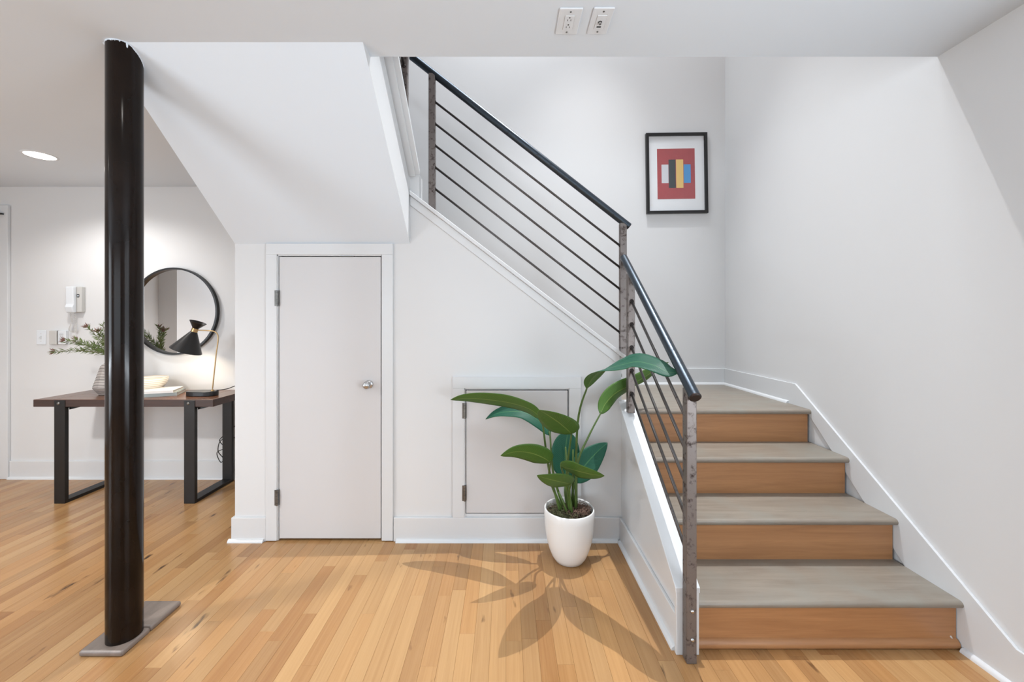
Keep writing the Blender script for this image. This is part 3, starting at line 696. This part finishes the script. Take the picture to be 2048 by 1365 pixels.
obj('collar', lathe(NB(), [(0.017, -0.014), (0.0215, -0.013), (0.0215, 0.013), (0.017, 0.014)], tuple(nk), 32, ax), 'brass', lp, smooth=False)
bu = nk+ax*(Lc-0.075)
obj('bulb', lathe(NB(), [(0, -0.035), (0.012, -0.033), (0.014, -0.02), (0.022, 0.0), (0.024, 0.015), (0.017, 0.032), (0, 0.038)], tuple(bu), 20, ax), 'bulb', lp, smooth=True)
pl_ = bpy.data.lights.new('bulb_light', 'POINT'); pl_.energy = 3.2; pl_.color = (1.0, 0.84, 0.64); pl_.shadow_soft_size = 0.02
po = bpy.data.objects.new('bulb_light', pl_); COL.objects.link(po); po.parent = lp; po.location = (bu+ax*0.048)-lb
cd_ = catmull([P(433, 781, LD), P(445, 780, 2.98), P(458, 777, 3.05), P(476, 771, 3.12), P(490, 775, 3.19), (-2.03, 3.225, 0.70), (-2.06, 3.228, 0.55), P(447, 872, 3.2), P(440, 884, 3.2), P(450, 896, 3.2), P(434, 906, 3.2), P(441, 925, 3.2), P(447, 918, 3.2), P(436, 902, 3.2), P(444, 880, 3.2), (-2.16, 3.23, 0.33), (-2.12, 3.235, 0.25)], 6)
obj('cord', tube(NB(), cd_, 0.0032, 8), 'blackmetal', lp, smooth=True)

# books and bowl
def book(name, label, c, rz, w_, d_, h_, cover, z, group):
    t = thing(name, label, 'book', (c.x, c.y, z), group); t.rotation_euler = (0, 0, rz)
    bpy.context.view_layer.update()
    def part(nm, bm, mt, **kw):
        o = obj(nm, bm, mt, None, **kw); o.parent = t; return o
    part('pages', box(NB(), -w_/2+0.004, w_/2-0.004, -d_/2+0.004, d_/2-0.004, 0.003, h_-0.003), 'pages')
    cv_ = NB(); box(cv_, -w_/2, w_/2, -d_/2, d_/2, 0, 0.003); box(cv_, -w_/2, w_/2, -d_/2, d_/2, h_-0.003, h_); box(cv_, -w_/2, w_/2, -d_/2, -d_/2+0.003, 0.003, h_-0.003)
    part('cover', cv_, cover)
    sp_ = NB(); box(sp_, -w_/2+0.05, w_/2-0.05, -d_/2-0.0004, -d_/2, h_*0.42, h_*0.58)
    return t, part
b_c = P(318, 781, 2.95)
book('book', 'white hardback lying under another book on the table', Vector((-2.60, 2.985, 0)), math.radians(24), 0.29, 0.21, 0.024, 'bookgrey', TZ+0.001, 'books on the table')
book('book', 'thinner white hardback on top of the other book', Vector((-2.605, 2.975, 0)), math.radians(21), 0.275, 0.20, 0.018, 'paper', TZ+0.0255, 'books on the table')
bwc = (-2.735, 3.06, TZ+0.001)
bo = thing('bowl', 'white striped ceramic bowl half hidden by the column', 'bowl', bwc)
obj('bowl_body', lathe(NB(), [(0, 0.0), (0.055, 0.0), (0.060, 0.006), (0.088, 0.035), (0.112, 0.075), (0.122, 0.118), (0.117, 0.118), (0.106, 0.078), (0.082, 0.040), (0.05, 0.014), (0, 0.012)], bwc, 48), 'bowl', bo, smooth=True)

# vase with sprigs
VC = Vector((-2.985, 3.02, TZ+0.001))
va = thing('vase', 'tapered ridged vase with dark horizontal stripes left of the column', 'vase', tuple(VC))
bm = NB(); seg = 16
prof = [(0.062, 0.0), (0.068, 0.004), (0.098, 0.052), (0.096, 0.064), (0.056, 0.212), (0.048, 0.222), (0.032, 0.232), (0.030, 0.256), (0.033, 0.262), (0.027, 0.262), (0.026, 0.225)]
lathe(bm, [(0, 0.0)]+prof, VC, seg)
obj('vase_body', bm, 'vase', va, bevel=0.003)
rnd = random.Random(11)
def sprig(label, ctrl, n_need, bloom):
    t = thing('sprig', label, 'sprig', tuple(Vector(ctrl[0])), 'sprigs in the vase')
    cv = catmull(ctrl, 8)
    obj('twig', tube(NB(), cv, [0.0026-0.0014*i/(len(cv)-1) for i in range(len(cv))], 6), 'stem', t, smooth=True)
    bm = NB()
    def blade(bm, p, dirv, ln, wd):
        u = dirv.cross(Vector((rnd.uniform(-1, 1), rnd.uniform(-1, 1), rnd.uniform(-1, 1)))).normalized()*wd; nn = dirv.cross(u).normalized()*wd*0.5
        a = bm.verts.new(p); e = bm.verts.new(p+dirv*ln); q = p+dirv*ln*0.45
        m_ = [bm.verts.new(q+u), bm.verts.new(q+nn), bm.verts.new(q-u), bm.verts.new(q-nn)]
        for k in range(4): bm.faces.new((a, m_[k], m_[(k+1) % 4])); bm.faces.new((e, m_[(k+1) % 4], m_[k]))
    i_lo = len(cv)*0.30
    for k in range(n_need):
        f = i_lo+(len(cv)-1.01-i_lo)*k/n_need; i = int(f); p = cv[i].lerp(cv[i+1], f-i); tg = (cv[i+1]-cv[i]).normalized()
        side = tg.cross(Vector((rnd.uniform(-1, 1), rnd.uniform(-1, 1), rnd.uniform(-1, 1)))).normalized()
        blade(bm, p, (tg*0.9+side*0.75).normalized(), rnd.uniform(0.03, 0.052), 0.0032)
    o = obj('needles', bm, 'needle', t); o['kind'] = 'stuff'
    if bloom:
        bm = NB(); tg = (cv[-1]-cv[-3]).normalized()
        for k in range(16):
            side = tg.cross(Vector((rnd.uniform(-1, 1), rnd.uniform(-1, 1), rnd.uniform(-1, 1)))).normalized()
            blade(bm, cv[-1]-tg*0.006, (tg*rnd.uniform(0.5, 1.1)+side*0.75).normalized(), rnd.uniform(0.028, 0.048), 0.0035)
        obj('bloom', bm, 'bloom', t)
mouth = VC+Vector((0, 0, 0.255)); foot_ = VC+Vector((0, 0, 0.06))
tips = [((108, 703, 2.93), 'lowest sprig in the vase, drooping far left with a dusky bloom', -10, 1), ((128, 682, 2.98), 'sprig in the vase with a dusky bloom overlapping the thermostat', -6, 1),
        ((152, 680, 3.02), 'sprig in the vase ending below the intercom cord', 0, 1), ((174, 654, 3.05), 'tallest sprig in the vase left of the column', 3, 1),
        ((196, 663, 2.95), 'upright sprig in the vase beside the column', 2, 1), ((206, 648, 3.10), 'sprig in the vase leaning towards the wall beside the column', 2, 0),
        ((236, 655, 3.06), 'sprig in the vase behind the column, seen reflected in the mirror', 2, 1), ((262, 664, 3.10), 'right-hand sprig in the vase hidden behind the column', 2, 1), ((222, 650, 3.16), 'sprig in the vase nearest the mirror, behind the column', 3, 1),
        ((165, 700, 3.0), 'short low sprig in the vase arching left above the table', -4, 0), ((186, 688, 3.08), 'short leafy sprig in the vase just left of the column', -2, 0)]
for i, (tp, lab, dz, bl) in enumerate(tips):
    e = P(*tp); jit = Vector((math.cos(i*2.1), math.sin(i*2.1), 0))*0.014
    m1 = mouth+jit+Vector((0, 0, 0.02)); mid = m1.lerp(e, 0.5)+Vector((0, 0, 0.018 if dz >= 0 else 0.026))
    sprig(lab, [foot_+jit*0.5+Vector((0, 0, 0.02)), m1, mid, e], 80, bl)

# ---------------------------------------------------------------- intercom, thermostat, switch
ic = P(147, 600, YB)
it = thing('intercom', 'white wall intercom handset with curly cord left of the column', 'intercom', (ic.x, YB, ic.z-0.1))
x0, x1, z0, z1 = P(141, 0, YB-0.03).x, P(163, 0, YB-0.03).x, P(0, 625, YB).z, P(0, 574.5, YB).z
bd = obj('wall_unit', box(NB(), x0, x1, YB-0.030, YB, z0, z1), 'greyplastic', it, bevel=0.004)
hx0, hx1 = P(131.4, 0, YB-0.055).x, P(147, 0, YB-0.055).x
obj('handset', prism(NB(), [(YB-0.031, z1+0.001), (YB-0.060, z1-0.001), (YB-0.056, z0+0.065), (YB-0.066, z0+0.04), (YB-0.054, z0-0.004), (YB-0.031, z0-0.004)], 'x', hx0, hx1), 'plastic', it, bevel=0.006)
obj('nameplate', box(NB(), hx1+0.001, hx1+0.02, YB-0.0312, YB-0.030, z1-0.085, z1-0.06), 'slot', bd)
obj('nameplate', box(NB(), hx1+0.006, hx1+0.0155, YB-0.0318, YB-0.0312, z1-0.079, z1-0.066), 'plastic', bd)
pts = []; base = catmull([P(141, 627, YB-0.04), P(143.5, 645, YB-0.03), P(138.5, 660, YB-0.025), P(148, 664, YB-0.03), P(151, 650, YB-0.03), P(149, 627, YB-0.035)], 40)
for i, p in enumerate(base):
    a = i*0.9; pts.append(p+Vector((math.cos(a), 0.3, math.sin(a)*0.6))*0.0075*Vector((1, 1, 1)).x)
obj('curly_cord', tube(NB(), pts, 0.0016, 5), 'greyplastic', it, smooth=True)
th = thing('thermostat', 'small two-tone wall thermostat between light switch and sprigs', 'thermostat', (P(115, 0, YB).x, YB, P(0, 689, YB).z))
tx0, tx1, tz0, tz1 = P(99, 0, YB-0.02).x, P(131.5, 0, YB-0.02).x, P(0, 689, YB).z, P(0, 661.5, YB).z
obj('cover', box(NB(), tx0, tx0+(tx1-tx0)*0.45, YB-0.024, YB, tz0, tz1), 'greyplastic', th, bevel=0.003)
sc_ = obj('scale_panel', box(NB(), tx0+(tx1-tx0)*0.51, tx1, YB-0.020, YB, tz0, tz1), 'plastic', th, bevel=0.003)
obj('groove', box(NB(), tx0+(tx1-tx0)*0.45, tx0+(tx1-tx0)*0.51, YB-0.014, YB, tz0, tz1), 'hinge', th)
for k in range(8): obj('scale_mark', box(NB(), tx0+(tx1-tx0)*0.60, tx0+(tx1-tx0)*0.86, YB-0.0204, YB-0.020, tz0+0.02+k*0.010, tz0+0.0212+k*0.010), 'slot', sc_)
sw = thing('light_switch', 'white toggle light switch left of the thermostat', 'switch', (P(83.5, 0, YB).x, YB, P(0, 690, YB).z))
sx, sz = P(83.5, 0, YB).x, P(0, 675.5, YB).z
pt = obj('switch_plate', box(NB(), sx-0.037, sx+0.037, YB-0.006, YB, sz-0.058, sz+0.058), 'plastic', sw, bevel=0.003)
obj('toggle', prism(NB(), [(YB-0.006, sz-0.011), (YB-0.018, sz+0.004), (YB-0.017, sz+0.010), (YB-0.006, sz+0.011)], 'x', sx-0.0045, sx+0.0045), 'plastic', sw)
obj('toggle_slot', box(NB(), sx-0.0065, sx+0.0065, YB-0.0063, YB-0.006, sz-0.014, sz+0.014), 'greyplastic', pt)
for q in (-0.03, 0.03): obj('screw', lathe(NB(), [(0, -0.0075), (0.003, -0.007), (0.0035, -0.006)], (sx, YB, sz+q), 10, Vector((0, 1, 0))), 'greyplastic', sw)

# ---------------------------------------------------------------- outlets on the ceiling
def ceiling_plate(name, label, x0, x1, y0, y1, kind):
    t = thing(name, label, 'outlet', ((x0+x1)/2, (y0+y1)/2, ZC), None); cx = (x0+x1)/2; cy = (y0+y1)/2
    p = obj('cover_plate', box(NB(), x0, x1, y0, y1, ZC-0.006, ZC), 'plastic', t, bevel=0.003)
    for s in (-0.049, 0.049): obj('screw', lathe(NB(), [(0, -0.0078), (0.0032, -0.0073), (0.0036, -0.006)], (cx, cy+s, ZC), 12), 'hinge', t)
    iw, ih = 0.0168, 0.034
    gr = NB(); box(gr, cx-iw-0.001, cx+iw+0.001, cy-ih-0.001, cy+ih+0.001, ZC-0.0063, ZC-0.006); obj('insert_gap', gr, 'greyplastic', p)
    i_ = obj('insert', box(NB(), cx-iw, cx+iw, cy-ih, cy+ih, ZC-0.0085, ZC-0.006), 'plastic', t, bevel=0.001)
    if kind == 'power':
        for oy in (-0.017, 0.017):
            obj('socket_slot', box(NB(), cx-0.0068, cx-0.0048, cy+oy-0.0005, cy+oy+0.0075, ZC-0.0088, ZC-0.0084), 'slot', i_)
            obj('socket_slot', box(NB(), cx+0.0048, cx+0.0068, cy+oy-0.0005, cy+oy+0.0075, ZC-0.0088, ZC-0.0084), 'slot', i_)
            obj('earth_hole', lathe(NB(), [(0, -0.0088), (0.0028, -0.0088), (0.0028, -0.0084)], (cx, cy+oy-0.008, ZC), 12), 'slot', i_)
    else:
        c_ = obj('coax_jack', lathe(NB(), [(0.0022, -0.016), (0.0048, -0.016), (0.0052, -0.0084)], (cx-0.002, cy-0.002, ZC), 16), 'chrome', i_)
        obj('coax_ring', lathe(NB(), [(0.0052, -0.0092), (0.0072, -0.0092), (0.0072, -0.0084)], (cx-0.002, cy-0.002, ZC), 16), 'slot', i_)
        obj('data_port', box(NB(), cx-0.0095, cx+0.0065, cy+0.018, cy+0.0245, ZC-0.0089, ZC-0.0084), 'slot', i_)
    return t
ceiling_plate('ceiling_outlet', 'white double power outlet plate set in the ceiling', 0.187, 0.268, 1.389, 1.515, 'power')
ceiling_plate('ceiling_outlet', 'white cable jack plate on the ceiling right of the power outlet', 0.306, 0.379, 1.387, 1.513, 'data')

# ---------------------------------------------------------------- framed print in the stairwell
FX0, FX1, FZ0, FZ1 = P(1291, 0, YB).x, P(1412.5, 0, YB).x, P(0, 427, YB-0.02).z, P(0, 266, YB-0.02).z
fc = ((FX0+FX1)/2, YB-0.001, (FZ0+FZ1)/2); fw, fh = (FX1-FX0)/2, (FZ1-FZ0)/2
pf = thing('framed_print', 'black framed red print with white mat on the stairwell wall', 'picture', fc); pf.rotation_euler = (0, math.radians(-0.8), 0)
def ppart(nm, bm, mt, par=None, **kw):
    o = obj(nm, bm, mt, None, **kw); o.parent = par or pf; return o
fb = NB(); t = 0.022
box(fb, -fw, fw, -0.026, 0, -fh, -fh+t); box(fb, -fw, fw, -0.026, 0, fh-t, fh); box(fb, -fw, -fw+t, -0.026, 0, -fh+t, fh-t); box(fb, fw-t, fw, -0.026, 0, -fh+t, fh-t)
ppart('frame', fb, 'blackpaint')
ppart('mat_board', box(NB(), -fw+t, fw-t, -0.010, -0.006, -fh+t, fh-t), 'mat_board')
ax0, ax1 = -fw+(1313.5-1291)/121.5*2*fw, -fw+(1388.5-1291)/121.5*2*fw
az0, az1 = fh-(397.5-266)/161*2*fh, fh-(296.5-266)/161*2*fh
pr = ppart('print', box(NB(), ax0, ax1, -0.011, -0.010, az0, az1), 'art_red')
acx, acz = (ax0+ax1)/2, (az0+az1)/2
for i, (key, a, b_) in enumerate((('art_white', -0.118, -0.062), ('art_black', -0.060, -0.004), ('art_yellow', 0.0, 0.058), ('art_blue', 0.062, 0.118))):
    hgt = (0.075, 0.115, 0.115, 0.075)[i]
    ppart('colour_bar', box(NB(), acx+a, acx+b_, -0.0113, -0.011, acz-hgt, acz+hgt), key, pr)
ppart('pane', box(NB(), -fw+t, fw-t, -0.0165, -0.0145, -fh+t, fh-t), 'glass')

# ---------------------------------------------------------------- potted plant
PX, PY = 0.338, 2.142
plant = thing('potted_plant', 'tall broad-leaved plant in white glazed pot beside the stairs', 'plant', (PX, PY, 0))
prof = [(0, 0.0), (0.062, 0.0), (0.076, 0.006), (0.092, 0.03), (0.108, 0.07), (0.121, 0.12), (0.129, 0.18), (0.1325, 0.24), (0.1325, 0.277), (0.130, 0.281), (0.126, 0.281), (0.124, 0.276), (0.122, 0.22)]
pot = obj('pot', lathe(NB(), prof, (PX, PY, 0), 64), 'pot', plant, smooth=True)
bm = NB(); rnd = random.Random(5); rings = []
for r in (0, 0.03, 0.06, 0.09, 0.1225):
    rings.append([bm.verts.new((PX+r*math.cos(2*PI*k/28), PY+r*math.sin(2*PI*k/28), 0.245+0.012*rnd.random()+0.012*(1-r/0.1225))) for k in range(28)] if r else [bm.verts.new((PX, PY, 0.262))])
for a, c in zip(rings, rings[1:]):
    for k in range(28):
        bm.faces.new((a[k], a[(k+1) % 28], c[(k+1) % 28], c[k])) if len(a) > 1 else bm.faces.new((a[0], c[(k+1) % 28], c[k]))
obj('soil', bm, 'soil', plant, smooth=True)
for nm, mt, n, cx, cy, sp_, zz in (('moss', 'moss', 240, -0.035, -0.045, 0.075, 0.262), ('bark_shavings', 'bark', 260, 0.05, -0.02, 0.065, 0.268), ('bark_shavings', 'soil', 120, 0.0, -0.02, 0.10, 0.262)):
    bm = NB()
    for k in range(n):
        while True:
            x, y = rnd.gauss(cx, sp_*0.55), rnd.gauss(cy, sp_*0.55)
            if x*x+y*y < 0.105**2: break
        p = Vector((PX+x, PY+y, zz+rnd.uniform(-0.005, 0.018))); a = rnd.uniform(0, 2*PI); q = []
        rr = rnd.uniform(0.008, 0.02)
        for j in range(5):
            q.append(p+Vector((math.cos(a+j*0.7), math.sin(a+j*0.7), rnd.uniform(-0.3, 0.7)))*rr)
        q = [v for v in q if (v.x-PX)**2+(v.y-PY)**2 < 0.119**2]
        if len(q) > 2: tube(bm, q, 0.0011, 4)
    o = obj(nm, bm, mt, plant); o['kind'] = 'stuff'
def leaf(ctrl, width, n0, n1, soil, stalk_mid=None, fold=0.12, peak=0.8, wav=0.0, r=0.0045, tw=1.0):
    mid = catmull([P(*c) for c in ctrl], 6); n = len(mid); bm = NB(); uvl = bm.loops.layers.uv.new('UVMap'); rows = []; K = 8
    n0, n1 = Vector(n0).normalized(), Vector(n1).normalized()
    for i, p in enumerate(mid):
        t = i/(n-1); tg = (mid[min(i+1, n-1)]-mid[max(i-1, 0)]).normalized(); nn = n0.lerp(n1, t**tw); lat = tg.cross(nn).normalized(); nn = lat.cross(tg)
        w_ = 0.5*width*max(0.02, math.sin(PI*min(1, max(0, t**peak)))**0.75) if 0 < t < 1 else 0.5*width*(0.10 if t == 0 else 0.01)
        rows.append([(bm.verts.new(p+lat*w_*s+nn*(fold*abs(s)*w_+wav*w_*math.sin(9*t+2*s)*abs(s))), s, t) for s in [(-1+2*k/K) for k in range(K+1)]])
    for a, c in zip(rows, rows[1:]):
        for k in range(K):
            q = (a[k], a[k+1], c[k+1], c[k]); f = bm.faces.new([v[0] for v in q])
            for lp_, v in zip(f.loops, q): lp_[uvl].uv = (v[1]*0.5+0.5, v[2])
    bm.normal_update()
    # orient so that +n is the upper face
    ref = rows[n//2]; fm = ref[K//2][0].link_faces[0]
    if fm.normal.dot(n0.lerp(n1, ref[0][2]**tw)) < 0: bmesh.ops.reverse_faces(bm, faces=bm.faces[:])
    o = obj('leaf', bm, ['leaf_top', 'leaf_under'], plant, smooth=True, recalc=False)
    md = o.modifiers.new('thick', 'SOLIDIFY'); md.thickness = 0.0014; md.offset = -1; md.material_offset = 1; md.material_offset_rim = 1
    sb = Vector((PX+soil[0], PY+soil[1], 0.25)); pts = [sb]
    for s in (stalk_mid or []): pts.append(P(*s))
    pts += [mid[0], mid[1]]
    cv = catmull(pts, 6); m_ = len(cv)
    obj('stalk', tube(NB(), cv, [r*1.7-(r*1.7-r*0.75)*min(1, 1.15*i/(m_-1)) for i in range(m_)], 10), 'stalk', plant, smooth=True)
    return o
# A: long leaf reaching left; B: darker one behind it; C: points at the camera; D: mid left; E: dark back centre; F: right dark; G: right front; H: low front; I: arching over the railing; J: right, slips behind the post
leaf([(1084, 837, 2.03), (1060, 819, 2.06), (1020, 806, 2.11), (970, 799, 2.15), (930, 797, 2.17), (901, 800, 2.18)], 0.115, (-0.05, 0.78, 0.62), (0.0, 0.70, 0.72), (-0.045, -0.02), [(1098, 940, 2.10)], fold=0.10)
leaf([(1100, 871, 2.16), (1082, 846, 2.19), (1050, 826, 2.22), (1015, 824, 2.24), (990, 829, 2.25), (971, 839, 2.26)], 0.10, (-0.3, -0.65, 0.65), (-0.2, -0.35, 0.9), (-0.02, 0.02), [(1107, 950, 2.15)], fold=0.2)
leaf([(1143, 868, 1.96), (1132, 857, 1.90), (1116, 844, 1.83), (1097, 831, 1.76), (1078, 820, 1.70)], 0.15, (0.30, 0.95, 0.05), (0.35, 0.85, 0.35), (0.01, -0.03), [(1134, 950, 2.08)], fold=-0.05)
leaf([(1101, 925, 2.02), (1085, 915, 1.99), (1060, 906, 1.96), (1030, 904, 1.93), (1001, 912, 1.905)], 0.118, (0.05, 0.93, 0.36), (0.0, 0.88, 0.45), (-0.03, -0.01), [(1100, 960, 2.08)], fold=0.08, peak=0.72)
leaf([(1132, 958, 2.19), (1130, 930, 2.21), (1131, 900, 2.225), (1134, 876, 2.235), (1136, 862, 2.24)], 0.16, (0, -0.95, 0.3), (0.0, -0.9, 0.4), (0.0, 0.03), [(1130, 985, 2.16)], peak=0.75)
leaf([(1150, 966, 2.14), (1160, 945, 2.16), (1177, 923, 2.18), (1196, 903, 2.20), (1215, 886, 2.22)], 0.135, (-0.1, -0.85, 0.5), (0.1, -0.8, 0.6), (0.03, 0.01), [(1146, 985, 2.13)], fold=0.25, peak=0.72)
leaf([(1122, 934, 1.98), (1140, 938, 1.94), (1162, 944, 1.90), (1185, 949, 1.86), (1209, 952, 1.83)], 0.12, (-0.1, 0.92, 0.40), (0.0, 0.85, 0.50), (0.0, -0.03), [(1134, 975, 2.06)], fold=0.08, peak=0.72)
leaf([(1142, 969, 1.98), (1130, 966, 1.92), (1112, 962, 1.87), (1092, 957, 1.84), (1074, 951, 1.82)], 0.105, (0.1, 1.0, 0.12), (0.0, 0.75, 0.65), (0.01, -0.04), [(1139, 985, 2.06)], fold=0.1, peak=0.72)
leaf([(1174, 776, 2.00), (1185, 757, 1.95), (1205, 741, 1.90), (1240, 731, 1.84), (1275, 724, 1.78), (1310, 732, 1.70), (1335, 744, 1.65), (1357, 746, 1.615)], 0.135, (-0.35, 0.85, 0.40), (0.12, -0.88, 0.45), (0.03, -0.02), [(1155, 850, 2.08)], fold=0.08, peak=0.82, wav=0.10, tw=0.72)
leaf([(1201, 828, 2.17), (1212, 806, 2.20), (1232, 786, 2.235), (1258, 772, 2.27), (1285, 757, 2.33), (1310, 740, 2.36), (1337, 725, 2.38)], 0.10, (0.45, 0.80, 0.35), (0.25, 0.85, 0.45), (0.04, 0.01), [(1155, 930, 2.13), (1178, 872, 2.15)], fold=0.35, peak=0.75)
# stubs of cut stalks
for (px, py, d, dx, dy) in ((1118, 985, 2.09, -0.01, -0.05), (1127, 960, 2.12, 0.0, 0.0), (1131, 895, 2.10, 0.005, -0.01), (1146, 900, 2.12, 0.015, 0.0)):
    e = P(px, py, d); sb = Vector((PX+dx, PY+dy, 0.25))
    obj('stalk', tube(NB(), [sb, sb.lerp(e, 0.5)+Vector((0.003, 0, 0)), e], [0.008, 0.006, 0.004], 10), 'stalk', plant, smooth=True)
